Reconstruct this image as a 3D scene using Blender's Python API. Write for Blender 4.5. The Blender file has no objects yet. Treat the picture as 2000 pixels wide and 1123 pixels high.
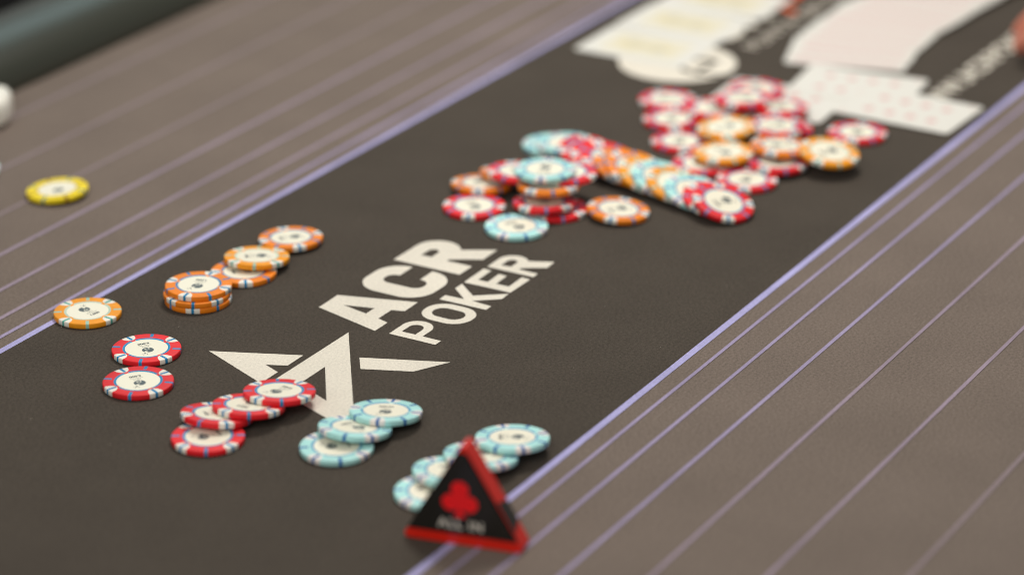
import bpy, bmesh, math, random
import numpy as np
from mathutils import Vector, Matrix, Quaternion

random.seed(7)
MM = 0.001
sc = bpy.context.scene
col = sc.collection

# ------------------------------------------------------------------ camera
# world: X runs along the printed lines of the table, Y across them, Z up; felt top is z = 0
FPX, HORIZON, CX, CY = 6050.0, -2016.0, 1000.0, 561.5       # measured on the 2000 px wide photograph
PITCH = math.atan((CY - HORIZON) / FPX)
CAM = Vector((-1.3796, -0.9165, 0.7331))
HEAD = math.radians(30.3035)                                  # heading of the view, from +X towards +Y
cd = bpy.data.cameras.new('camera')
cam = bpy.data.objects.new('camera', cd); col.objects.link(cam)
cam.location = CAM
fwd = Vector((math.cos(HEAD) * math.cos(PITCH), math.sin(HEAD) * math.cos(PITCH), -math.sin(PITCH)))
cam.rotation_euler = fwd.to_track_quat('-Z', 'Y').to_euler()
cd.sensor_width = 36.0
cd.lens = FPX / 2000.0 * 36.0
cd.clip_start, cd.clip_end = 0.05, 50.0
cd.dof.use_dof = True
cd.dof.focus_distance = 1.78
cd.dof.aperture_fstop = 3.05
sc.camera = cam
sc.cycles.filter_width = 1.0

# ------------------------------------------------------------------ light of the hall
w = bpy.data.worlds.new('World'); sc.world = w; w.use_nodes = True
bg = w.node_tree.nodes['Background']
bg.inputs[0].default_value = (1.0, 0.98, 0.95, 1); bg.inputs[1].default_value = 0.24
sc.view_settings.view_transform = 'Standard'; sc.view_settings.look = 'None'
sc.view_settings.exposure = 0.0; sc.view_settings.gamma = 1.0

def area(name, loc, target, sx, sy, power, color):
    l = bpy.data.lights.new(name, 'AREA'); l.shape = 'RECTANGLE'; l.size = sx; l.size_y = sy
    l.energy = power; l.color = color
    o = bpy.data.objects.new(name, l); col.objects.link(o); o.location = loc
    o.rotation_euler = (Vector(target) - Vector(loc)).to_track_quat('-Z', 'Y').to_euler()
    o['kind'] = 'helper'
    return o
area('table_lamp', (0.62, 0.14, 1.25), (0.42, -0.06, 0), 0.48, 0.4, 14.2, (1.0, 0.95, 0.88))
area('front_fill', (-1.45, -0.35, 1.25), (0.25, 0.0, 0), 1.3, 1.0, 15.0, (1.0, 0.95, 0.87))  # added fill from the camera side, brightens chip edges turned that way
area('hall_lamp', (2.2, 2.0, 1.6), (0.3, 0.48, 0), 2.2, 0.6, 9.0, (0.62, 0.88, 0.90))

# ------------------------------------------------------------------ photograph pixel -> point of the table
def at(px, py, z=0.0):
    r = Vector((math.sin(HEAD), -math.cos(HEAD), 0)); u = r.cross(fwd)
    d = fwd + r * ((px - CX) / FPX) - u * ((py - CY) / FPX)
    t = (z - CAM.z) / d.z
    return CAM + d * t

# ------------------------------------------------------------------ materials
def mat(name):
    m = bpy.data.materials.new(name); m.use_nodes = True
    nt = m.node_tree
    return m, nt, nt.nodes['Principled BSDF']

def N(nt, kind, **kw):
    n = nt.nodes.new(kind)
    for k, v in kw.items(): setattr(n, k, v)
    return n

def plain(name, c, rough=0.5, spec=0.5, coat=0.0):
    m, nt, b = mat(name)
    b.inputs['Base Color'].default_value = (*c, 1); b.inputs['Roughness'].default_value = rough
    b.inputs['Specular IOR Level'].default_value = spec
    if coat: b.inputs['Coat Weight'].default_value = coat; b.inputs['Coat Roughness'].default_value = 0.15
    return m

def felt(name, c, speck=0.3, blotch=0.10, bump=0.38):
    """printed speed cloth: fibre speckle, soft worn blotches, fibre relief"""
    m, nt, b = mat(name)
    tc = N(nt, 'ShaderNodeTexCoord')
    n1 = N(nt, 'ShaderNodeTexNoise'); n1.inputs['Scale'].default_value = 640; n1.inputs['Detail'].default_value = 3
    n1.inputs['Roughness'].default_value = 0.75
    n2 = N(nt, 'ShaderNodeTexNoise'); n2.inputs['Scale'].default_value = 16; n2.inputs['Detail'].default_value = 4
    n3 = N(nt, 'ShaderNodeTexNoise'); n3.inputs['Scale'].default_value = 1700; n3.inputs['Detail'].default_value = 1
    for n in (n1, n2, n3): nt.links.new(tc.outputs['Object'], n.inputs['Vector'])
    r1 = N(nt, 'ShaderNodeMapRange'); r1.inputs[1].default_value = 0.25; r1.inputs[2].default_value = 0.75
    r1.inputs[3].default_value = 1 - speck; r1.inputs[4].default_value = 1 + speck
    r2 = N(nt, 'ShaderNodeMapRange'); r2.inputs[1].default_value = 0.3; r2.inputs[2].default_value = 0.7
    r2.inputs[3].default_value = 1 - blotch; r2.inputs[4].default_value = 1 + blotch
    nt.links.new(n1.outputs['Fac'], r1.inputs[0]); nt.links.new(n2.outputs['Fac'], r2.inputs[0])
    mu = N(nt, 'ShaderNodeMath', operation='MULTIPLY')
    nt.links.new(r1.outputs[0], mu.inputs[0]); nt.links.new(r2.outputs[0], mu.inputs[1])
    vm = N(nt, 'ShaderNodeVectorMath', operation='SCALE'); vm.inputs[0].default_value = c
    nt.links.new(mu.outputs[0], vm.inputs['Scale'])
    nt.links.new(vm.outputs[0], b.inputs['Base Color'])
    b.inputs['Roughness'].default_value = 0.95; b.inputs['Specular IOR Level'].default_value = 0.06
    b.inputs['Sheen Weight'].default_value = 0.03; b.inputs['Sheen Roughness'].default_value = 0.6
    bp = N(nt, 'ShaderNodeBump'); bp.inputs['Strength'].default_value = bump; bp.inputs['Distance'].default_value = 0.0004
    ad = N(nt, 'ShaderNodeMath', operation='ADD')
    nt.links.new(n1.outputs['Fac'], ad.inputs[0]); nt.links.new(n3.outputs['Fac'], ad.inputs[1])
    nt.links.new(ad.outputs[0], bp.inputs['Height']); nt.links.new(bp.outputs[0], b.inputs['Normal'])
    return m

M_GREY = felt('grey_cloth', (0.178, 0.143, 0.121), 0.42, 0.06)
M_BAND = felt('black_print', (0.068, 0.0565, 0.0455), 0.44, 0.07)
M_WHITE = felt('white_print', (0.77, 0.725, 0.63), 0.17, 0.06, 0.6)
M_DIM = felt('pale_print', (0.58, 0.53, 0.46), 0.08, 0.03, 0.35)
M_JOY = felt('orange_print', (0.62, 0.10, 0.025), 0.08, 0.03, 0.35)
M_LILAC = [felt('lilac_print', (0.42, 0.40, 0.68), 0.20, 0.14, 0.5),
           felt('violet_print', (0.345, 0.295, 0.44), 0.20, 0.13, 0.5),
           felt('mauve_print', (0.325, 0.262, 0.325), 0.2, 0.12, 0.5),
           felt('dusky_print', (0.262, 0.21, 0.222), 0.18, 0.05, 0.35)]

def chip_mat(name, base, spot, stripe, stroke, ring):
    """moulded chip: four pale rim spots with a stripe, four strokes between them, a ring round the inlay"""
    m, nt, b = mat(name)
    L = nt.links.new
    def math_(op, a, bb=None, clamp=False):
        n = N(nt, 'ShaderNodeMath', operation=op); n.use_clamp = clamp
        for i, v in enumerate((a, bb)):
            if v is None: continue
            if isinstance(v, (int, float)): n.inputs[i].default_value = v
            else: L(v, n.inputs[i])
        return n.outputs[0]
    tc = N(nt, 'ShaderNodeTexCoord'); sx = N(nt, 'ShaderNodeSeparateXYZ'); L(tc.outputs['Object'], sx.inputs[0])
    X = math_('MULTIPLY', sx.outputs[0], 1000); Y = math_('MULTIPLY', sx.outputs[1], 1000)
    r = math_('SQRT', math_('ADD', math_('MULTIPLY', X, X), math_('MULTIPLY', Y, Y)))
    ph = math_('ARCTAN2', Y, X)
    def fold(off):                               # angle from the nearest of four axes
        a = math_('ADD', ph, math.pi / 4 + off + 4 * math.pi)
        return math_('SUBTRACT', math_('MODULO', a, math.pi / 2), math.pi / 4)
    a1, a2 = fold(0.0), fold(math.pi / 4)
    t1 = math_('ABSOLUTE', math_('MULTIPLY', r, math_('SINE', a1)))
    d1 = math_('MULTIPLY', r, math_('COSINE', a1))
    t2 = math_('ABSOLUTE', math_('MULTIPLY', r, math_('SINE', a2)))
    def less(a, v): return math_('LESS_THAN', a, v)
    def more(a, v): return math_('GREATER_THAN', a, v)
    q1 = math_('DIVIDE', math_('SUBTRACT', 20.0, d1), 6.1); q2 = math_('DIVIDE', t1, 4.25)
    m_spot = less(math_('ADD', math_('MULTIPLY', q1, q1), math_('MULTIPLY', q2, q2)), 1.0)
    m_spot = math_('MAXIMUM', m_spot, math_('MULTIPLY', more(r, 19.2), less(t1, 4.2)))
    m_str = math_('MULTIPLY', less(t1, 0.85), more(r, 14.3))
    m_stk = math_('MULTIPLY', less(t2, 0.95), more(r, 15.2))
    m_ring = math_('MULTIPLY', math_('MULTIPLY', less(r, 13.75), more(r, 12.2)), more(math_('ABSOLUTE', a1), 0.10))
    def mix(f, a, c):
        n = N(nt, 'ShaderNodeMix', data_type='RGBA'); L(f, n.inputs[0])
        if isinstance(a, tuple): n.inputs[6].default_value = (*a, 1)
        else: L(a, n.inputs[6])
        n.inputs[7].default_value = (*c, 1)
        return n.outputs[2]
    c = mix(m_spot, base, spot); c = mix(m_str, c, stripe); c = mix(m_stk, c, stroke); c = mix(m_ring, c, ring)
    ns = N(nt, 'ShaderNodeTexNoise'); ns.inputs['Scale'].default_value = 170; ns.inputs['Detail'].default_value = 4
    L(tc.outputs['Object'], ns.inputs['Vector'])
    mr = N(nt, 'ShaderNodeMapRange'); mr.inputs[3].default_value = 0.78; mr.inputs[4].default_value = 1.12
    L(ns.outputs['Fac'], mr.inputs[0])
    oi = N(nt, 'ShaderNodeObjectInfo')
    wear = math_('ADD', math_('MULTIPLY', oi.outputs['Random'], 0.14), 0.90)
    vs = N(nt, 'ShaderNodeVectorMath', operation='SCALE'); L(c, vs.inputs[0]); L(math_('MULTIPLY', mr.outputs[0], wear), vs.inputs['Scale'])
    L(vs.outputs[0], b.inputs['Base Color'])
    b.inputs['Roughness'].default_value = 0.5; b.inputs['Specular IOR Level'].default_value = 0.3
    bp = N(nt, 'ShaderNodeBump'); bp.inputs['Strength'].default_value = 0.15; bp.inputs['Distance'].default_value = 0.0002
    L(ns.outputs['Fac'], bp.inputs['Height']); L(bp.outputs[0], b.inputs['Normal'])
    return m

SPOT = (0.90, 0.87, 0.78); BLUE = (0.016, 0.25, 0.52)
CHIP_MATS = {
    'red': chip_mat('red_clay', (0.84, 0.018, 0.027), SPOT, BLUE, (0.025, 0.25, 0.52), (0.02, 0.28, 0.56)),
    'orange': chip_mat('orange_clay', (0.95, 0.26, 0.012), SPOT, BLUE, (0.025, 0.24, 0.52), (0.05, 0.24, 0.50)),
    'amber': chip_mat('amber_clay', (0.95, 0.355, 0.012), SPOT, (0.10, 0.42, 0.36), (0.36, 0.62, 0.52), (0.55, 0.70, 0.58)),
    'turquoise': chip_mat('turquoise_clay', (0.47, 0.86, 0.84), (0.90, 0.86, 0.82), (0.015, 0.13, 0.42), (0.015, 0.14, 0.44), (0.12, 0.38, 0.62)),
    'yellow': chip_mat('yellow_clay', (0.97, 0.75, 0.01), (0.97, 0.77, 0.04), (0.02, 0.22, 0.30), (0.32, 0.14, 0.02), (0.72, 0.52, 0.05)),
}
M_INLAY = plain('cream_inlay', (0.91, 0.87, 0.71), 0.35)
M_INK = plain('slate_ink', (0.065, 0.085, 0.092), 0.4)
M_INK2 = plain('black_ink', (0.028, 0.028, 0.03), 0.4)
M_CARD = plain('white_card', (0.77, 0.755, 0.70), 0.4)
M_CARDP = plain('pink_card_print', (0.76, 0.625, 0.59), 0.4)
M_CARDY = plain('yellow_card_print', (0.77, 0.72, 0.57), 0.4)
M_PIP = plain('red_pip', (0.72, 0.45, 0.43), 0.4)
M_GREYINK = plain('grey_card_ink', (0.58, 0.56, 0.49), 0.4)
M_REDPL = plain('red_plastic', (0.70, 0.018, 0.008), 0.25, 0.5)
M_BLACKPL = plain('black_sticker', (0.014, 0.013, 0.011), 0.25, 0.5)
M_CLUB = plain('red_sticker', (0.85, 0.004, 0.008), 0.5)
M_SILVER = plain('silver_lettering', (0.55, 0.52, 0.46), 0.4)
M_WHITEPL = plain('white_plastic', (0.88, 0.86, 0.78), 0.3, 0.4)
M_SEAM = plain('seam_grey', (0.30, 0.29, 0.27), 0.5)

def vinyl():
    m, nt, b = mat('dark_vinyl')
    b.inputs['Base Color'].default_value = (0.032, 0.035, 0.025, 1); b.inputs['Roughness'].default_value = 0.30
    n = N(nt, 'ShaderNodeTexNoise'); n.inputs['Scale'].default_value = 700; n.inputs['Detail'].default_value = 3
    tc = N(nt, 'ShaderNodeTexCoord'); nt.links.new(tc.outputs['Object'], n.inputs['Vector'])
    bp = N(nt, 'ShaderNodeBump'); bp.inputs['Strength'].default_value = 0.3; bp.inputs['Distance'].default_value = 0.0004
    nt.links.new(n.outputs['Fac'], bp.inputs['Height']); nt.links.new(bp.outputs[0], b.inputs['Normal'])
    return m
M_VINYL = vinyl()

def skin():
    m, nt, b = mat('skin')
    n = N(nt, 'ShaderNodeTexNoise'); n.inputs['Scale'].default_value = 90; n.inputs['Detail'].default_value = 4
    tc = N(nt, 'ShaderNodeTexCoord'); nt.links.new(tc.outputs['Object'], n.inputs['Vector'])
    mx = N(nt, 'ShaderNodeMix', data_type='RGBA')
    mx.inputs[6].default_value = (0.50, 0.15, 0.095, 1); mx.inputs[7].default_value = (0.58, 0.22, 0.145, 1)
    nt.links.new(n.outputs['Fac'], mx.inputs[0]); nt.links.new(mx.outputs[2], b.inputs['Base Color'])
    b.inputs['Roughness'].default_value = 0.45
    b.inputs['Subsurface Weight'].default_value = 0.15
    b.inputs['Subsurface Radius'].default_value = (0.004, 0.0015, 0.0008)
    return m
M_SKIN = skin()
M_NAIL = plain('nail', (0.72, 0.42, 0.38), 0.25)

# ------------------------------------------------------------------ helpers
def tag(o, label=None, cat=None, group=None, kind=None):
    if label: o['label'] = label
    if cat: o['category'] = cat
    if group: o['group'] = group
    if kind: o['kind'] = kind
    return o

def link(name, me, parent=None):
    o = bpy.data.objects.new(name, me); col.objects.link(o)
    if parent: o.parent = parent
    return o

def empty(name, loc=(0, 0, 0), parent=None):
    o = bpy.data.objects.new(name, None); o.empty_display_size = 0.01; col.objects.link(o); o.location = loc
    if parent: o.parent = parent
    return o

def mesh(name, verts, faces, m, smooth=False):
    me = bpy.data.meshes.new(name); me.from_pydata([tuple(v) for v in verts], [], faces)
    me.materials.append(m)
    me.validate(); me.update()
    if smooth:
        for p in me.polygons: p.use_smooth = True
    return me

def bm_mesh(name, bm, m, smooth=False):
    me = bpy.data.meshes.new(name); bmesh.ops.recalc_face_normals(bm, faces=bm.faces[:])
    bm.to_mesh(me); bm.free(); me.materials.append(m)
    if smooth:
        for p in me.polygons: p.use_smooth = True
    return me

def arc(cx, cy, r, a0, a1, n=10, ry=None):
    ry = ry or r
    return [(cx + r * math.cos(math.radians(a0 + (a1 - a0) * i / n)), cy + ry * math.sin(math.radians(a0 + (a1 - a0) * i / n))) for i in range(n + 1)]

def rrect(x0, y0, x1, y1, r, n=7):
    return arc(x1 - r, y0 + r, r, -90, 0, n) + arc(x1 - r, y1 - r, r, 0, 90, n) + arc(x0 + r, y1 - r, r, 90, 180, n) + arc(x0 + r, y0 + r, r, 180, 270, n)

def curve_mesh(name, loops, m, scale=MM, extrude=0.0):
    """filled flat shape (holes allowed) from closed loops of 2-D points"""
    cu = bpy.data.curves.new(name, 'CURVE'); cu.dimensions = '2D'; cu.fill_mode = 'BOTH'; cu.extrude = extrude
    for lp in loops:
        s = cu.splines.new('POLY'); s.points.add(len(lp) - 1); s.use_cyclic_u = True
        for p, q in zip(s.points, lp): p.co = (q[0] * scale, q[1] * scale, 0, 1)
    o = bpy.data.objects.new(name, cu); col.objects.link(o)
    dg = bpy.context.evaluated_depsgraph_get()
    me = bpy.data.meshes.new_from_object(o.evaluated_get(dg)); me.name = name
    bpy.data.objects.remove(o); bpy.data.curves.remove(cu)
    me.materials.clear(); me.materials.append(m)
    return me

def fray(loop, step=0.7, amp=0.10):
    """print edge broken up by the nap of the cloth"""
    out = []
    for i, p in enumerate(loop):
        q = loop[(i + 1) % len(loop)]
        d = math.hypot(q[0] - p[0], q[1] - p[1]); k = max(1, int(d / step))
        for j in range(k):
            t = j / k
            x, y = p[0] + (q[0] - p[0]) * t, p[1] + (q[1] - p[1]) * t
            out.append((x + random.uniform(-amp, amp), y + random.uniform(-amp, amp)))
    return out

def text_mesh(name, s, size, m, bold=0.0, spacing=1.0, align='CENTER', wx=1.0):
    """cap height = size (m), baseline at y = 0"""
    cu = bpy.data.curves.new(name, 'FONT'); cu.body = s; cu.size = 1.0; cu.align_x = align
    cu.offset = bold; cu.space_character = spacing; cu.fill_mode = 'BOTH'; cu.resolution_u = 4
    o = bpy.data.objects.new(name, cu); col.objects.link(o)
    dg = bpy.context.evaluated_depsgraph_get()
    me = bpy.data.meshes.new_from_object(o.evaluated_get(dg)); me.name = name
    bpy.data.objects.remove(o); bpy.data.curves.remove(cu)
    k = size / 0.72
    me.transform(Matrix.Diagonal((k * wx, k, k, 1)))
    me.materials.clear(); me.materials.append(m)
    return me

# ------------------------------------------------------------------ floor and table
fl = link('floor', mesh('floor', [(-5, -5, -0.76), (6, -5, -0.76), (6, 6, -0.76), (-5, 6, -0.76)], [(0, 1, 2, 3)],
                        felt('dark_carpet', (0.012, 0.011, 0.010), 0.3, 0.3)))
tag(fl, kind='structure')

table = empty('poker_table')
tag(table, 'poker table in grey cloth with a black printed band and dark padded rail', 'table')
bm = bmesh.new()
bmesh.ops.create_cube(bm, size=1.0)
bmesh.ops.scale(bm, vec=(3.0, 1.52, 0.03), verts=bm.verts)
bmesh.ops.translate(bm, vec=(0.4, -0.25, -0.015), verts=bm.verts)
link('felt_top', bm_mesh('felt_top', bm, M_GREY), table)

Z1, Z2, Z3 = 0.00015, 0.00030, 0.00045
U0, U1 = -1000.0, 1850.0
def strip(name, v0, v1, slope, m, z, u0=U0, u1=U1):
    n = 60
    vs, fs = [], []
    for i in range(n + 1):
        u = u0 + (u1 - u0) * i / n
        for v in (v0, v1):
            vs.append((u * MM, (v + slope * u + random.uniform(-.08, .08)) * MM, z))
    for i in range(n): fs.append((2 * i, 2 * i + 2, 2 * i + 3, 2 * i + 1))
    return link(name, mesh(name, vs, fs, m), table)
bm = bmesh.new()
vs = [(U0 * MM, (-187.0 + .011 * U0) * MM, Z1), (U1 * MM, (-187.0 + .011 * U1) * MM, Z1), (U1 * MM, 159 * MM, Z1), (U0 * MM, 159 * MM, Z1)]
link('centre_band', mesh('centre_band', vs, [(0, 1, 2, 3)], M_BAND), table)
# lines beside the band: (v, width, material), left of the picture then right
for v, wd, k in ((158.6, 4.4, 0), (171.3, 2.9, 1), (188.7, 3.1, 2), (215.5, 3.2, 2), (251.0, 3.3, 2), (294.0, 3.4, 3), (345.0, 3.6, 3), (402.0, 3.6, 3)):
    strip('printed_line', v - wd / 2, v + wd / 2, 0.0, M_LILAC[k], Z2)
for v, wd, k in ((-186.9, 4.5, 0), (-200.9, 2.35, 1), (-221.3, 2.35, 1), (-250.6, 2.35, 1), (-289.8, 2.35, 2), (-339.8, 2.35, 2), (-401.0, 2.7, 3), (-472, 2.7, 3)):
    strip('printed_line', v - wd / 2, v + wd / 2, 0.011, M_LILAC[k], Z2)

def printed(name, loops, m=M_WHITE, z=Z3, amp=0.09):
    o = link(name, curve_mesh(name, [fray(l, 0.7, amp) if amp else l for l in loops], m), table)
    o.location.z = z
    return o
# the star, as printed (mm along / across the table)
printed('printed_star', [[(-63.3, 54.9), (-40.9, 4.6), (-57.2, 4.4), (-62.5, 16.0), (-67.4, 4.2), (-84.6, 4.2)]])
printed('printed_star', [[(-0.5, 0.0), (-127.0, 0.0), (-104.5, -15.2), (-47.9, -14.9), (-85.4, -40.7), (-76.6, -19.8), (-91.5, -20.0), (-113.0, -77.5)]])
printed('printed_star', [[(-27.2, -24.8), (-40.1, -33.9), (-28.0, -61.8), (-6.5, -73.2)]])
# lettering, drawn stroke by stroke
LET = {
 'A': [[(9, -12.2), (21.4, 35.3), (42.4, 35.9), (57.4, -11.6), (42.3, -11.9), (39.6, -4.2), (25.2, -4.2), (22.8, -12.1)],
       [(31.6, 24.6), (36.9, 6.0), (27.6, 6.0)]],
 'C': [[(101.9, 20.0)] + arc(85.4, 19.4, 16.6, 0, 90) + arc(75.6, 19.4, 16.8, 90, 180) + arc(75.6, 4.6, 16.8, 180, 270) + arc(85.6, 4.4, 16.6, -90, 0) +
       [(102.2, 5.8), (87.4, 5.5)] + arc(81.2, 4.2, 6.2, 0, -90, 6) + arc(80.0, 4.2, 6.2, 270, 180, 6) + arc(80.0, 19.8, 6.2, 180, 90, 6) + arc(80.8, 19.8, 6.2, 90, 5, 6) + [(86.8, 19.6)]],
 'R': [[(106.2, -11.1), (106.2, 36.4), (132, 36.4)] + arc(133.5, 21.6, 14.6, 90, -62, 12, 14.8) + [(151.9, -10.8), (134.1, -11.4), (123.6, 7.0), (121.1, 7.0), (121.1, -11.0)],
       [(121.0, 25.6), (121.4, 18.2), (129.6, 18.4)] + arc(129.6, 21.9, 3.6, -90, 90, 6)],
 'P': [[(9.9, -53.1), (9.9, -21.4), (24.8, -21.3)] + arc(25.6, -30.9, 9.5, 90, -90, 12) + [(16.3, -40.4), (16.2, -53.0)],
       [(16.2, -26.2), (16.4, -35.5), (24.6, -35.4)] + arc(24.6, -30.8, 4.6, -90, 90, 8)],
 'O': [rrect(39.0, -53.0, 65.1, -20.2, 12.5), rrect(45.3, -46.9, 58.7, -26.0, 6.6)],
 'K': [[(68.2, -52.5), (67.9, -20.2), (74.9, -20.1), (75.3, -33.0), (86.8, -19.8), (94.8, -19.8), (82.4, -34.8), (95.8, -51.9), (86.9, -52.4), (75.6, -38.4), (74.3, -52.5)]],
 'E': [[(97.8, -51.9), (97.6, -19.6), (121.8, -18.9), (121.4, -24.7), (105.0, -25.0), (105.2, -31.8), (119.2, -31.3), (118.8, -37.1), (105.1, -37.7), (105.4, -46.4), (121.8, -46.0), (121.2, -52.0)]],
 'R2': [[(125.6, -51.8), (125.7, -19.2), (140.5, -19.0)] + arc(140.6, -28.6, 9.6, 90, -58, 12) + [(152.8, -51.2), (142.6, -52.0), (134.0, -38.3), (131.7, -38.3), (131.4, -51.7)],
        [(131.8, -25.4), (132.8, -31.9), (139.9, -31.8)] + arc(139.9, -28.6, 3.3, -90, 90, 6)],
}
for k, loops in LET.items(): printed('printed_letter', loops)

# the ball emblem with its cut-out letter, the word beside it and the line below it
def ball_loops(cx, cy, R):
    def P(x, y): return (cx + (x - 444) / 315 * R, cy - (y - 685) / 315 * R)
    a0 = math.degrees(math.atan2(685 - 490, 700 - 444)); a1 = math.degrees(math.atan2(685 - 388, 560 - 444))
    out = arc(cx, cy, R, a1, 360 + a0, 56)
    notch = [P(632, 515), P(642, 606), P(575, 545), P(492, 598), P(540, 505), P(445, 440), P(550, 437)]
    return [out + notch]
def e_loops(cx, cy, R):
    def P(x, y): return (cx + (x - 444) / 315 * R, cy - (y - 685) / 315 * R)
    outer = [P(*p) for p in ((585, 868), (578, 800), (555, 748), (510, 712), (450, 698), (390, 715), (345, 752), (318, 810), (310, 870), (318, 935), (332, 968), (352, 990), (395, 1004))]
    inner = [P(*p) for p in ((362, 955), (350, 905), (349, 868))]
    hole = [P(*p) for p in ((352, 836), (362, 785), (393, 746), (450, 728), (502, 742), (532, 782), (542, 836))]
    return [outer + inner, hole]
printed('printed_emblem', ball_loops(526.5, 58.0, 43), M_WHITE, Z2)
printed('printed_letter', e_loops(526.5, 58.0, 43), M_BAND, Z3)
def felt_text(s, u, v, capmm, m, wmm, bold=0.0, name='printed_letter'):
    """one object per letter, set between u and u + wmm"""
    full = text_mesh('tmp', s, capmm * MM, m, bold, align='LEFT')
    x0 = min(q.co.x for q in full.vertices); x1 = max(q.co.x for q in full.vertices)
    k = wmm * MM / (x1 - x0)
    pos = 0
    for i, ch in enumerate(s):
        if ch == ' ': continue
        pre = text_mesh('tmp', s[:i + 1], capmm * MM, m, bold, align='LEFT')
        xe = max(q.co.x for q in pre.vertices); bpy.data.meshes.remove(pre)
        me = text_mesh(name, ch, capmm * MM, m, bold, align='LEFT')
        xm = max(q.co.x for q in me.vertices)
        me.transform(Matrix.Translation((xe - xm - x0, 0, 0))); me.transform(Matrix.Diagonal((k, 1, 1, 1)))
        o = link(name, me, table); o.location = (u * MM, v * MM, Z3)
    bpy.data.meshes.remove(full)
felt_text('en', 582, 46.7, 53, M_WHITE, 79, 0.012)
felt_text('JOY', 670, 46.7, 40, M_JOY, 88, 0.012)
felt_text('PUNTA DEL ESTE', 581.5, 20.5, 13.0, M_DIM, 187, 0.004)
felt_text('WWW.ACRPOKER.COM', 506, -143.5, 17.5, M_WHITE, 294, 0.016)

# padded rail
prof = []
V0, VW, HH = 434.0, 90.0, 31.0
for i in range(25):
    a = math.pi - math.pi * i / 24
    c_, s_ = math.cos(a), math.sin(a)
    prof.append((V0 + VW / 2 + VW / 2 * math.copysign(abs(c_) ** 0.95, c_), HH * abs(s_) ** 0.95))
prof = [(V0 + 3, -6)] + prof + [(V0 + VW, -60)]
vs, fs = [], []
nu = 40
for i in range(nu + 1):
    u = U0 + (U1 - U0) * i / nu
    for v, z in prof: vs.append((u * MM, v * MM, z * MM))
k = len(prof)
for i in range(nu):
    for j in range(k - 1): fs.append((i * k + j, (i + 1) * k + j, (i + 1) * k + j + 1, i * k + j + 1))
link('padded_rail', mesh('padded_rail', vs, fs, M_VINYL, True), table)

# ------------------------------------------------------------------ chip prototypes
CR, CT = 20.0, 3.3
def lathe(name, prof, m, n=72):
    vs, fs = [], []
    for i in range(n):
        a = 2 * math.pi * i / n
        for r, z in prof: vs.append((r * math.cos(a) * MM, r * math.sin(a) * MM, z * MM))
    k = len(prof)
    for i in range(n):
        j = (i + 1) % n
        for q in range(k - 1): fs.append((i * k + q, j * k + q, j * k + q + 1, i * k + q + 1))
    me = mesh(name, vs, fs, m, True)
    me.set_sharp_from_angle(angle=math.radians(50)) if hasattr(me, 'set_sharp_from_angle') else None
    return me
body_prof = [(0.01, 0.0), (19.4, 0.0), (19.8, 0.12), (20.0, 0.4), (20.0, 2.9), (19.85, 3.15), (19.45, 3.3), (13.7, 3.3), (12.6, 3.22), (12.35, 3.12), (0.01, 3.12)]
BODY = {k: lathe('body', body_prof, m) for k, m in CHIP_MATS.items()}
INLAY = lathe('inlay', [(12.35, 3.10), (12.3, 3.16), (0.01, 3.17)], M_INLAY, 64)
def join_loops(name, parts, m): return curve_mesh(name, parts, m)
def star_pts(cx, cy, r, rot=90):
    return [(cx + (r if i % 2 == 0 else r * .42) * math.cos(math.radians(rot + 36 * i)), cy + (r if i % 2 == 0 else r * .42) * math.sin(math.radians(rot + 36 * i))) for i in range(10)]
EMBLEM = join_loops('emblem', ball_loops(0, 2.9, 3.4) + [star_pts(2.9, 6.9, 1.0, 100), star_pts(1.9, 8.4, .55, 70), star_pts(4.1, 8.5, .6, 80), star_pts(4.6, 7.0, .4, 90)], M_INK)
ELET = join_loops('emblem_letter', e_loops(0, 2.9, 3.4), M_INLAY)
DENOM = {}
def lettering(den):
    bm = bmesh.new()
    for s, size, y, bold in (('enJOY', 1.15, -2.6, 0.0), ('TOURNAMENT', .75, -4.2, 0.0), (den, 2.0, -7.2, 0.045)):
        me = text_mesh('t', s, size * MM, M_INK2, bold, wx=1.12); me.transform(Matrix.Translation((0, y * MM, 0)))
        bm.from_mesh(me); bpy.data.meshes.remove(me)
    return bm_mesh('lettering', bm, M_INK2)
for k, d in (('red', '5.000'), ('orange', '1.000'), ('amber', '1.000'), ('turquoise', '10.000')): DENOM[k] = lettering(d)

def copy_tree(o, parent=None):
    c = o.copy(); col.objects.link(c)
    if parent: c.parent = parent
    for ch in list(o.children): copy_tree(ch, c)
    return c

def make_chip(kind):
    root = empty('poker_chip')
    tag(root, cat='poker chip')
    link('body', BODY[kind], root)
    inl = link('inlay', INLAY, root)
    e = link('emblem', EMBLEM, inl); e.location.z = 3.19 * MM
    if kind in DENOM:
        t = link('lettering', DENOM[kind], inl); t.location.z = 3.19 * MM
    l = link('emblem_letter', ELET, inl); l.location.z = 3.215 * MM
    return root
PROTO = {}

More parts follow.
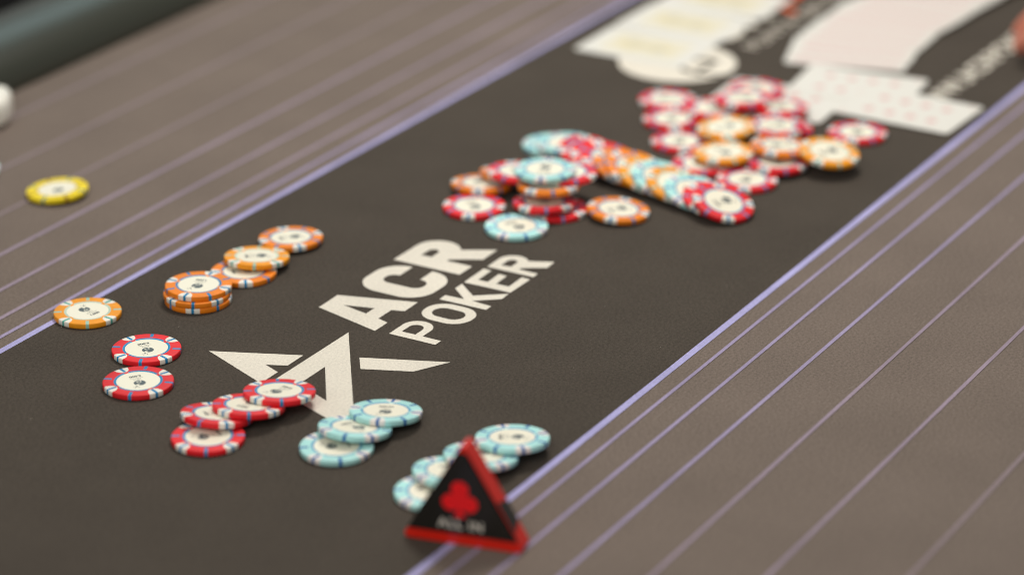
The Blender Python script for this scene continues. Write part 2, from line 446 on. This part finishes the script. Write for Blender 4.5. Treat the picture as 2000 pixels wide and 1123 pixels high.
# ------------------------------------------------------------------ resting pose of a disc on what lies below it
placed = []          # (cx, cy, z of top plane at centre, slope x, slope y) in mm
flats = []           # card corners: list of (matrix-free test function, top height)
def height(x, y):
    h = 0.45
    for cx, cy, z, bx, by in placed:
        if (x - cx) ** 2 + (y - cy) ** 2 <= CR * CR: h = max(h, z + bx * (x - cx) + by * (y - cy))
    for f, z in flats:
        if f(x, y): h = max(h, z)
    return h
RIM = [(CR * math.cos(2 * math.pi * i / 40), CR * math.sin(2 * math.pi * i / 40)) for i in range(40)] + \
      [(CR * .55 * math.cos(2 * math.pi * i / 12), CR * .55 * math.sin(2 * math.pi * i / 12)) for i in range(12)] + [(0, 0)]
def constraints(cx, cy):
    pts = [(dx, dy, height(cx + dx, cy + dy)) for dx, dy in RIM]
    for px, py, z, bx, by in placed:
        if (px - cx) ** 2 + (py - cy) ** 2 < (2 * CR) ** 2:
            for dx, dy in RIM[:40]:
                x, y = px + dx * .995 - cx, py + dy * .995 - cy
                if x * x + y * y <= CR * CR: pts.append((x, y, max(height(px + dx * .995, py + dy * .995), z + bx * dx + by * dy)))
    return np.array(pts)
def settle(cx, cy):
    """lowest plane z = a + b x + c y over every support: the pose in which the disc comes to rest"""
    P = constraints(cx, cy)
    act = list(range(0, 40, 5)) + [int(P[:, 2].argmax())]
    best = (P[:, 2].max(), 0.0, 0.0)
    for _ in range(40):
        Q = P[act]; bst = None
        n = len(act)
        for i in range(n):
            for j in range(i + 1, n):
                for k in range(j + 1, n):
                    A = np.array([[1, Q[i, 0], Q[i, 1]], [1, Q[j, 0], Q[j, 1]], [1, Q[k, 0], Q[k, 1]]])
                    det = np.linalg.det(A)
                    if abs(det) < 1e-3: continue
                    s = np.linalg.solve(A, Q[[i, j, k], 2])
                    if (s[0] + s[1] * Q[:, 0] + s[2] * Q[:, 1] - Q[:, 2]).min() < -1e-6: continue
                    sc_ = s[0] + 0.01 * math.hypot(s[1], s[2])
                    if bst is None or sc_ < bst[0]: bst = (sc_, s)
        if bst is None: break
        s = bst[1]; best = tuple(s)
        viol = P[:, 2] - (s[0] + s[1] * P[:, 0] + s[2] * P[:, 1])
        w_ = int(viol.argmax())
        if viol[w_] < 0.02 or w_ in act: break
        act.append(w_)
        if len(act) > 16:                      # drop the loosest
            slack = s[0] + s[1] * P[act, 0] + s[2] * P[act, 1] - P[act, 2]
            act.pop(int(slack.argmax()))
    return best
def pivot_tilt(cx, cy, dx, dy):
    """disc whose leading edge stands on the cloth and which leans on what lies below it"""
    ex, ey = cx + dx * CR, cy + dy * CR
    tan = 0.02
    for x, y, h in constraints(cx, cy):
        dist = CR - (x * dx + y * dy)
        if dist > 2.0: tan = max(tan, (h - 0.45) / dist)
    tan = min(tan, 0.36)
    return (0.45 + tan * CR, -tan * dx, -tan * dy)

def put_chip(kind, px, py, label, spot=None, up=None, mode=None, group=None):
    cx = cy = None; z = 4.0
    for it in range(9):
        p = at(px, py, z * MM); cx, cy = p.x * 1000, p.y * 1000
        if mode and mode[0] == 'lean': a, b, c = pivot_tilt(cx, cy, mode[1], mode[2])
        elif mode and mode[0] == 'pose':           # tilt away from the viewer and to the right, in degrees, as low as it will go
            ta, tr = math.tan(math.radians(mode[1])), math.tan(math.radians(mode[2]))
            fx, fy = math.cos(HEAD), math.sin(HEAD)
            b, c = -ta * fx - tr * fy, -ta * fy + tr * fx
            P = constraints(cx, cy); a = (P[:, 2] - b * P[:, 0] - c * P[:, 1]).max()
        elif mode and mode[0] == 'ease':
            a, b, c = settle(cx, cy); b *= mode[1]; c *= mode[1]
            P = constraints(cx, cy); a = (P[:, 2] - b * P[:, 0] - c * P[:, 1]).max()
        else: a, b, c = settle(cx, cy)
        nrm = Vector((-b, -c, 1)).normalized()
        z = z + (a + CT / nrm.z - z) * (0.55 if it < 8 else 1.0)
    placed.append((cx, cy, a + CT / nrm.z, b, c))
    if kind not in PROTO: root = PROTO[kind] = make_chip(kind)
    else: root = copy_tree(PROTO[kind])
    # spin of the body from the pixel of one rim spot, spin of the inlay from the direction its emblem points
    def ang(qx, qy):
        q = at(qx, qy, z * MM); return math.atan2(q.y * 1000 - cy, q.x * 1000 - cx)
    rot = ang(*spot) if spot else random.uniform(0, 6.28)
    urot = ang(px + up[0], py + up[1]) - math.pi / 2 if up else random.uniform(0, 6.28)
    off = Vector((cx, cy, a)) * MM
    tilt = Vector((0, 0, 1)).rotation_difference(nrm)
    root.rotation_mode = 'QUATERNION'
    root.rotation_quaternion = tilt
    root.location = off
    for ch in root.children:
        if ch.name.startswith('body'): ch.rotation_euler = (0, 0, rot)
        else: ch.rotation_euler = (0, 0, urot)
    root['label'] = label
    root['group'] = group or 'poker chips scattered over the table'
    return root

# ------------------------------------------------------------------ playing cards
CW, CH = 88.0, 63.0
def card_mesh():
    lp = rrect(-CW / 2, -CH / 2, CW / 2, CH / 2, 3.5, 5)
    n = len(lp)
    vs = [(x * MM, y * MM, 0) for x, y in lp] + [(x * MM, y * MM, 0.30 * MM) for x, y in lp]
    fs = [tuple(range(n))[::-1], tuple(range(n, 2 * n))] + [(i, (i + 1) % n, n + (i + 1) % n, n + i) for i in range(n)]
    return mesh('card_stock', vs, fs, M_CARD)
CARD = card_mesh()
def heart(cx, cy, s, rot=0):
    pts = []
    for i in range(24):
        t = 2 * math.pi * i / 24
        x = 16 * math.sin(t) ** 3 / 16; y = (13 * math.cos(t) - 5 * math.cos(2 * t) - 2 * math.cos(3 * t) - math.cos(4 * t)) / 16
        c_, s_ = math.cos(rot), math.sin(rot)
        pts.append((cx + s * (x * c_ - y * s_), cy + s * (x * s_ + y * c_)))
    return pts
def diamond(cx, cy, s): return [(cx + s, cy), (cx, cy + s * .75), (cx - s, cy), (cx, cy - s * .75)]
PIP_H = curve_mesh('pip', [heart(0, 0, 4.6, math.pi / 2)], M_PIP)
PIP_S = curve_mesh('pip', [heart(0, 0, 1.9, math.pi / 2)], M_PIP)
PANEL_Y = curve_mesh('picture_panel', [rrect(-31, -20, 31, 20, 1.5)], M_CARDY)
FIG = curve_mesh('picture_figure', [[(-22, -6), (-8, -15), (4, -6), (12, -13), (24, 2), (10, 13), (-2, 6), (-14, 14), (-24, 6)], ], plain('ochre_card_print', (0.73, 0.66, 0.45), 0.45))
FIG2 = curve_mesh('picture_figure', [diamond(-12, 4, 6), diamond(12, -4, 6), diamond(0, 0, 4)], M_GREYINK)
BACKP = curve_mesh('back_pattern', [rrect(-39, -26.5, 39, 26.5, 1.5)], M_CARDP)
LAT = curve_mesh('back_lattice', [diamond(-30 + 12 * i, -18 + 9 * j, 3.2) for i in range(6) for j in range(5)], plain('rose_card_print', (0.73, 0.545, 0.515), 0.45))

def put_card(u, v, ang, z, style, label, group):
    """long side of the card at angle ang (degrees) to the table's lines"""
    root = empty('playing_card', (u * MM, v * MM, z * MM)); root.rotation_euler = (0, 0, math.radians(ang))
    tag(root, label, 'playing card', group)
    st = link('card_stock', CARD, root)
    def flat(me, x, y, dz=.33, r=0.0):
        o = link(me.name.split('.')[0], me, root); o.location = (x * MM, y * MM, dz * MM); o.rotation_euler = (0, 0, r); return o
    if style == 'pips':
        for x in (-24, -8, 8, 24):
            for y in (-13, 13): flat(PIP_H, x, y, r=0 if x > 0 else math.pi)
        for x, y, r in ((38, 26, 0), (-38, -26, math.pi)): flat(PIP_S, x, y, r=r)
    elif style == 'court':
        flat(PANEL_Y, 0, 0); flat(FIG, 0, 0, .36); flat(FIG2, 0, 0, .39)
    else:
        flat(BACKP, 0, 0); flat(LAT, 0, 0, .36)
    c_, s_ = math.cos(math.radians(ang)), math.sin(math.radians(ang))
    def inside(x, y):
        dx, dy = x - u, y - v
        return abs(dx * c_ + dy * s_) < CW / 2 and abs(-dx * s_ + dy * c_) < CH / 2
    flats.append((inside, z + 0.4))
    return root
G3 = 'red pip cards beside the chip pile'
put_card(489, -40.5, -86.5, 0.5, 'pips', 'white playing card lying half under the far red chips', G3)
put_card(543.5, -77, -82.5, 0.9, 'pips', 'middle one of three overlapping red pip cards, above the loose red chip', G3)
put_card(515, -128.5, -91.5, 1.3, 'pips', 'white red pip card nearest the lilac line at the right', G3)
GC = 'court cards in a row over the printed emblem'
for i, lab in enumerate(('yellow tinted court card touching the white printed ball', 'middle court card of the row above the printed ball', 'farthest court card of the row, cut by the top edge')):
    put_card(545.5 + 64.0 * i, 94 + (0, .8, -.5)[i], -90 + (0.6, -0.5, 0.8)[i], 0.5 + .05 * i, 'court', lab, GC)
GF = 'fanned deck of pale pink cards'
NF = 17
rf = random.Random(5)
for i in range(NF):
    t = i / (NF - 1)
    u = 606 + 13.5 * i
    ang = -74 - 26 * min(1, t * 1.25)
    v = -43 + 6 * math.sin(min(1, t * 1.6) * math.pi) - 13 * max(0, t - .45)
    lab = 'nearest pale pink card of the fanned deck, its whole long edge showing' if i == 0 else 'pale pink card overlapped in the fanned deck at the top right'
    put_card(u + rf.uniform(-2, 2), v + rf.uniform(-1.8, 1.8), ang + rf.uniform(-2, 2), 0.5 + 0.31 * i, 'back', lab, GF)

# ------------------------------------------------------------------ chips, nearest groups first; later chips lie on earlier ones
GA = 'chips set out beside the printed star'
put_chip('amber', 171, 606.5, 'amber chip with teal rim marks lying across the lilac line', (211, 620.5), (-295, -120), group=GA)
put_chip('red', 286, 679, 'upper of the two single red chips left of the white star', (321.8, 698.5), (205, 270), group=GA)
put_chip('red', 270, 743, 'lower of the two single red chips left of the white star', (301.4, 763.3), (190, 260), group=GA)
GR = 'four red chips fanned over the printed star'
put_chip('red', 406.3, 849.7, 'red chip at the near end of the fan of four, flat on the cloth', (359.5, 869.5), (-130, 30), group=GR)
put_chip('red', 423.5, 806, 'second red chip of the fan of four, leaning on the nearest one', (438.6, 829.2), (60, -10), mode=('pose', 8.5, 4), group=GR)
put_chip('red', 485.4, 788.6, 'third red chip of the fan of four, half under the top one', (447.1, 806), (90, -60), mode=('pose', 8, 2), group=GR)
put_chip('red', 545.5, 761.8, 'topmost red chip of the fan of four, touching the white star', (509.9, 779.6), (-140, 65), mode=('pose', 6.5, 1), group=GR)
GT = 'three turquoise chips fanned by the printed star'
put_chip('turquoise', 657.5, 868.8, 'nearest turquoise chip of the three at the star point', (610, 895.5), (-150, 20), group=GT)
put_chip('turquoise', 692.5, 832.1, 'middle turquoise chip of the three at the star point', (722.2, 855.5), (200, 80), mode=('pose', 9, 4), group=GT)
put_chip('turquoise', 753.2, 800.7, 'farthest turquoise chip of the three at the star point', (738.9, 826.1), (-20, 100), mode=('pose', 7.5, 1.5), group=GT)
GB = 'turquoise chips behind the triangular button'
put_chip('turquoise', 844.3, 956, 'turquoise chip low behind the left edge of the black triangle', (800, 975), (30, 10), group=GB)
put_chip('turquoise', 879, 917, 'second turquoise chip behind the left edge of the black triangle', (840, 930), (30, 40), mode=('pose', 5, 3), group=GB)
put_chip('turquoise', 939, 886, 'turquoise chip crossed by the tip of the black triangle', (981.8, 912), (30, -40), mode=('pose', 6, 3), group=GB)
put_chip('turquoise', 1000.8, 852.5, 'turquoise chip right of the triangle tip, wholly visible', (1019, 877.6), (60, 0), mode=('pose', 6, 0), group=GB)
GO = 'orange chips in a row near the left lilac line'
put_chip('orange', 387, 578, 'bottom orange chip of the stack of three', (376, 604), (10, 30), group=GO)
put_chip('orange', 384.5, 568, 'middle orange chip of the stack of three', (332.8, 585.7), (10, 30), group=GO)
put_chip('orange', 387.8, 554.4, 'top orange chip of the stack of three', (361.6, 577.2), (-60, 80), group=GO)
put_chip('orange', 476, 528, 'orange chip just behind the stack of three', (479.2, 548.5), (50, -5), group=GO)
put_chip('orange', 568, 462.5, 'farthest orange chip of the row by the left lilac line', (584.2, 482.5), (50, -5), mode=('pose', 2.5, -1), group=GO)
put_chip('amber', 501.2, 493.5, 'amber chip with teal marks bridging two orange chips', (472.5, 509.5), (50, 3), mode=('pose', 5, 1), group=GO)
put_chip('yellow', 112, 368, 'lone yellow chip on the grey cloth at the left', (85, 388), (20, 20), mode=('pose', 0, -4))
put_chip('turquoise', -61, 327, 'turquoise chip just cut off by the left edge of the photo')
GM = 'loose chips around the middle heap'
put_chip('red', 925.9, 400, 'red chip at the left end of the middle heap', (915.2, 419.8), group=GM)
put_chip('orange', 941, 356, 'orange chip at the left of the middle heap, above the left red one', (934, 375), group=GM)
put_chip('red', 1087, 405, 'red chip under the front of the middle heap, left of the lone orange one', (1129, 415), group=GM)
put_chip('orange', 1207, 407, 'lone orange chip right of the middle heap', (1189.5, 431.4), group=GM)
put_chip('turquoise', 1008.5, 440, 'lone turquoise chip nearest the printed letters', (976.6, 463.8), group=GM)
put_chip('orange', 996, 338, 'orange chip lying under a red one at the back left of the middle heap', group=GM)
put_chip('red', 1012, 333, 'red chip left of the turquoise one on the middle heap', (960, 338), mode=('ease', 0.3), group=GM)
put_chip('red', 1063, 373, 'red chip under the orange one at the front of the middle heap', (1050, 398), mode=('pose', 5, 0), group=GM)
put_chip('orange', 1071, 357, 'orange chip right below the turquoise top of the middle heap', (1034, 375), mode=('pose', 2, 0), group=GM)
put_chip('red', 1106, 335, 'red chip right of the turquoise one on the middle heap', (1150, 342), mode=('ease', 0.3), group=GM)
put_chip('turquoise', 1064.5, 329, 'turquoise chip on top of the middle heap', (1055, 352), (10, -30), mode=('pose', 0, 0), group=GM)

# toppled stack, shingled from upper left to lower right
GS = 'toppled stack of chips lying like shingles'
row = ['turquoise', 'turquoise', 'red', 'red', 'red', 'orange', 'orange', 'amber', 'turquoise', 'amber', 'turquoise', 'red', 'red']
xs = [1078, 1106, 1148, 1170, 1190, 1216, 1239, 1264, 1291, 1320, 1355, 1392, 1411]
ys = [280, 278, 294, 303, 309, 320, 326, 337, 345, 357, 371, 386, 391]
p0, p1 = at(1146, 294), at(1410, 391)
dv = (p1 - p0).normalized()
names = ['turquoise chip at the far left end of the toppled stack', 'second turquoise chip at the left end of the toppled stack',
         'first red chip after the turquoise ones of the toppled stack', 'red chip between two red ones in the toppled stack',
         'last red chip before the orange ones of the toppled stack', 'first orange chip of the toppled stack, next to the red ones',
         'second orange chip from the red ones in the toppled stack', 'amber chip between orange and turquoise ones in the toppled stack',
         'turquoise chip between two amber ones in the toppled stack', 'amber chip between two turquoise ones in the toppled stack',
         'last turquoise chip of the toppled stack, next to the red end', 'red chip just under the end chip of the toppled stack',
         'red chip at the right end of the toppled stack, whole face showing']
heap, placed = placed, []
for i, (k, x, y) in enumerate(zip(row, xs, ys)):
    put_chip(k, x, y, names[i], (1374, 393) if i == 12 else None, (60, -20) if i == 12 else None,
             mode=None if i < 3 else ('lean', dv.x, dv.y), group=GS)

placed = heap + placed
# pile of loose chips in front of the cards
GP = 'loose chips piled in front of the cards'
pile = [
 ('red', 1303.7, 193, 'red chip nearest the white printed ball, far left of the pile'),
 ('red', 1312, 231, 'red chip second down the left side of the pile'),
 ('red', 1329, 270, 'red chip third down the left side of the pile'),
 ('red', 1371, 318, 'red chip at the near left of the pile, half under an amber one'),
 ('red', 1459, 349, 'red chip at the near end of the pile, beside the toppled stack'),
 ('red', 1518, 315, 'red chip under an orange one at the near right of the pile'),
 ('red', 1456, 224, 'red chip at the middle of the pile, half hidden behind an amber one'),
 ('red', 1478, 172, 'red chip lying on the half hidden white card'),
 ('red', 1529, 250, 'red chip peeping out right of the pile towards the cards'),
 ('red', 1392.6, 210, 'red chip between the left side and the back of the pile'),
 ('red', 1524, 208, 'red chip at the back right of the pile, on the white card'),
 ('red', 1453, 190, 'red chip at the back of the pile, below the white card corner'),
 ('red', 1517, 238, 'red chip on the right of the pile, above the middle orange one'),
 ('amber', 1419, 247, 'amber chip highest up in the middle of the pile'),
 ('amber', 1414, 294, 'amber chip at the near left of the pile'),
 ('orange', 1524, 283, 'orange chip between two amber ones on the near side of the pile'),
 ('amber', 1619, 294, 'bright amber chip at the right end of the pile'),
 ('red', 1674.7, 257, 'loose red chip right of the pile, below the white cards'),
]
for k, x, y, lab in pile: put_chip(k, x, y, lab, mode=('pose', -7, 6) if x == 1619 else ('ease', 0.35), group=GP)

# ------------------------------------------------------------------ triangular all-in button
def tri_loop(s, r=2.0):
    """equilateral triangle, base on y = 0, corners rounded"""
    h = s * math.sqrt(3) / 2
    ix, iy = s / 2 - r * math.sqrt(3), r
    c = [(-ix, r), (ix, r), (0, h - 2 * r)]
    return arc(c[1][0], c[1][1], r, -90, 30, 5) + arc(c[2][0], c[2][1], r, 30, 150, 5) + arc(c[0][0], c[0][1], r, 150, 270, 5)
btn = empty('all_in_button')
tag(btn, 'black and red triangular button with a red club, standing upright on the cloth', 'button')
a_, b_ = at(782, 1048), at(1027, 1085)
mid = (a_ + b_) / 2; ex = (b_ - a_).normalized()
SIDE = 66.0; DEP = 13.0
btn.location = (mid.x, mid.y, Z3); btn.rotation_euler = (0, 0, math.atan2(ex.y, ex.x))
def prism(loop, y0, y1, m, name, parent, bevel=0.0):
    n = len(loop)
    bm = bmesh.new()
    A = [bm.verts.new((x * MM, y0 * MM, z * MM)) for x, z in loop]; B = [bm.verts.new((x * MM, y1 * MM, z * MM)) for x, z in loop]
    bm.faces.new(A); bm.faces.new(B[::-1])
    for i in range(n): bm.faces.new((A[i], B[i], B[(i + 1) % n], A[(i + 1) % n]))
    if bevel:
        eds = [e for e in bm.edges if abs(e.verts[0].co.y - e.verts[1].co.y) < 1e-6]
        bmesh.ops.bevel(bm, geom=eds, offset=bevel * MM, segments=2, affect='EDGES')
    return link(name, bm_mesh(name, bm, m), parent)
prism(tri_loop(SIDE, 2.2), 0, DEP, M_REDPL, 'body', btn, 0.7)
face = prism([(-29.0, 6.4), (29.0, 6.4), (29.1, 7.0), (2.9, 51.6), (2.0, 52.2), (-2.0, 52.2), (-2.9, 51.6), (-29.1, 7.0)], -1.2, 0.25, M_BLACKPL, 'front_panel', btn, 0.8)
# dark patch on the lower part of each slanting side
for sgn in (1, -1):
    n_ = Vector((sgn * math.cos(math.radians(30)), 0, math.sin(math.radians(30))))
    t_ = Vector((-sgn * math.sin(math.radians(30)), 0, math.cos(math.radians(30))))
    c_ = Vector((sgn * SIDE / 4, DEP / 2, SIDE * math.sqrt(3) / 4))
    vs = []
    for dn in (-0.3, 0.35):
        for q, s_ in ((-21, -DEP / 2 + 1.2), (-3, -DEP / 2 + 1.2), (-6, DEP / 2 - 1.0), (-18, DEP / 2 - 1.0)):
            vs.append((c_ + t_ * q + Vector((0, s_, 0)) + n_ * dn) * MM)
    link('side_dark_patch', mesh('side_dark_patch', vs, [(0, 1, 2, 3), (4, 5, 6, 7), (0, 1, 5, 4), (1, 2, 6, 5), (2, 3, 7, 6), (3, 0, 4, 7)], M_BLACKPL), btn)
def on_face(me, x, z, name):
    o = link(name, me, face); o.location = (x * MM, -1.26 * MM, z * MM); o.rotation_euler = (math.pi / 2, 0, 0); return o
club = curve_mesh('club_symbol', [arc(0, 6.2, 4.7, -35, 215, 16) + arc(-4.9, -1.3, 4.7, 75, 318, 16) + [(-1.2, -3.4), (-1.6, -6.6), (-3.6, -9.2), (3.6, -9.2), (1.6, -6.6), (1.2, -3.4)] + arc(4.9, -1.3, 4.7, 222, 465, 16)], M_CLUB)
on_face(club, -1.0, 25.6, 'club_symbol')
on_face(text_mesh('lettering', 'ALL IN', 5.0 * MM, M_SILVER, 0.04, 1.2), -0.6, 10.0, 'lettering')

# ------------------------------------------------------------------ white earphone case cut by the left edge
p = at(-33, 240)
case = empty('earphone_case', (p.x, p.y, Z1)); case.rotation_euler = (0, 0, HEAD)
tag(case, 'glossy white rounded case cut off by the left edge, below the dark rail', 'earphone case')
def pebble(a, b, c, e, m, name, parent, zc):
    vs, fs = [], []; nu_, nv_ = 40, 20
    def sp(x, p_): return math.copysign(abs(x) ** p_, x)
    for i in range(nv_ + 1):
        ph = -math.pi / 2 + math.pi * i / nv_
        for j in range(nu_):
            th_ = 2 * math.pi * j / nu_
            vs.append((a * sp(math.cos(ph), e) * sp(math.cos(th_), .65) * MM, b * sp(math.cos(ph), e) * sp(math.sin(th_), .65) * MM, (zc + c * sp(math.sin(ph), e)) * MM))
    for i in range(nv_):
        for j in range(nu_): fs.append((i * nu_ + j, i * nu_ + (j + 1) % nu_, (i + 1) * nu_ + (j + 1) % nu_, (i + 1) * nu_ + j))
    return link(name, mesh(name, vs, fs, m, True), parent)
pebble(21.5, 20, 11.5, .5, M_WHITEPL, 'shell', case, 11.5)
pebble(21.55, 20.05, .2, .5, M_SEAM, 'seam', case, 13.5)

# ------------------------------------------------------------------ fingertips at the right edge
R_ = Vector((math.sin(HEAD), -math.cos(HEAD), 0)); F_ = Vector((math.cos(HEAD), math.sin(HEAD), 0)); U_ = Vector((0, 0, 1))
tip = at(1973, 106, 0.009)
def HP(r, f, z): return tip + (R_ * r + F_ * f + U_ * z) * MM
V, E, RAD = [], [], []
def chain(pts, start=None):
    prev = start
    for (r, f, z, rad) in pts:
        V.append(HP(r, f, z)); RAD.append(rad * MM); i = len(V) - 1
        if prev is not None: E.append((prev, i))
        prev = i
    return prev
wrist = chain([(460, 130, 150, 38), (300, 84, 108, 33), (205, 56, 80, 25), (160, 42, 65, 22)])
palm = chain([(118, 30, 54, 25), (92, 24, 47, 24)], wrist)
for f0, pts in ((0, [(68, 8, 41, 11), (40, 2, 34, 8.8), (18, 0, 17, 8.2), (3, 0, 1, 6.8)]),
                (1, [(70, 24, 42, 11), (42, 20, 38, 9), (20, 20, 22, 8.4), (6, 20, 5, 7)]),
                (2, [(74, 40, 41, 10.5), (48, 40, 36, 8.6), (28, 40, 19, 8), (14, 40, 3, 6.6)]),
                (3, [(80, 55, 38, 9.5), (58, 58, 31, 7.4), (42, 58, 16, 6.8), (30, 57, 2, 5.8)]),
                (4, [(96, -4, 40, 12), (78, -20, 30, 10), (62, -28, 17, 8.8), (46, -30, 6, 7.4)])):
    chain(pts, palm)
me = bpy.data.meshes.new('hand'); me.from_pydata([tuple(v) for v in V], E, [])
ho = bpy.data.objects.new('hand_src', me); col.objects.link(ho)
ho.modifiers.new('skin', 'SKIN'); sk = me.skin_vertices[0].data
for i, r in enumerate(RAD): sk[i].radius = (r, r)
sk[0].use_root = True
ho.modifiers.new('sub', 'SUBSURF').levels = 2; ho.modifiers['sub'].render_levels = 2
dg = bpy.context.evaluated_depsgraph_get()
hm = bpy.data.meshes.new_from_object(ho.evaluated_get(dg)); hm.name = 'hand'
bpy.data.objects.remove(ho)
hm.materials.clear(); hm.materials.append(M_SKIN)
for p_ in hm.polygons: p_.use_smooth = True
hand = link('hand', hm)
tag(hand, 'reddish fingertips resting on the cloth at the right edge', 'hand')
for (r, f, z, s) in ((7, 0, 11.0, 5.2), (10, 20, 15.2, 5.2)):
    bm = bmesh.new(); bmesh.ops.create_uvsphere(bm, u_segments=16, v_segments=8, radius=1.0)
    bmesh.ops.scale(bm, vec=(s * 1.25 * MM, s * MM, 1.4 * MM), verts=bm.verts)
    nl = link('fingernail', bm_mesh('fingernail', bm, M_NAIL, True), hand)
    nl.location = HP(r, f, z)
    q = Vector((1, 0, 0)).rotation_difference((R_ * 0.68 + U_ * 0.73).normalized()); nl.rotation_mode = 'QUATERNION'; nl.rotation_quaternion = q

# ------------------------------------------------------------------ specks of lint on the cloth
rl = random.Random(3)
vs, fs = [], []
spots = [(75, 463), (1975, 430), (1932, 538), (120, 640), (1180, 600), (930, 560), (350, 640), (1290, 680), (1660, 760), (60, 820), (520, 905), (1120, 720), (1420, 560), (260, 480), (1760, 520), (700, 430), (215, 870), (1530, 640)]
for i, (x, y) in enumerate(spots):
    q = at(x, y); a = rl.uniform(0, 6.28); L_ = (1.6 if i < 2 else rl.uniform(.4, .8)) * MM; w_ = (.5 if i < 2 else .22) * MM
    d = Vector((math.cos(a), math.sin(a), 0)); n_ = Vector((-d.y, d.x, 0)); k = len(vs)
    for t in (0, 1, 2, 3):
        c = q + d * L_ * (t / 1.5 - 1) + n_ * w_ * rl.uniform(-1, 1) + Vector((0, 0, Z3 + (0.3 if t in (1, 2) else 0.05) * MM))
        vs += [c + n_ * w_ * .5, c - n_ * w_ * .5]
    for t in range(3): fs.append((k + 2 * t, k + 2 * t + 1, k + 2 * t + 3, k + 2 * t + 2))
tag(link('lint', mesh('lint', vs, fs, plain('lint_fibre', (0.42, 0.37, 0.31), 0.9, 0.1))), 'tiny pale specks of lint strewn over the cloth', 'lint', kind='stuff')
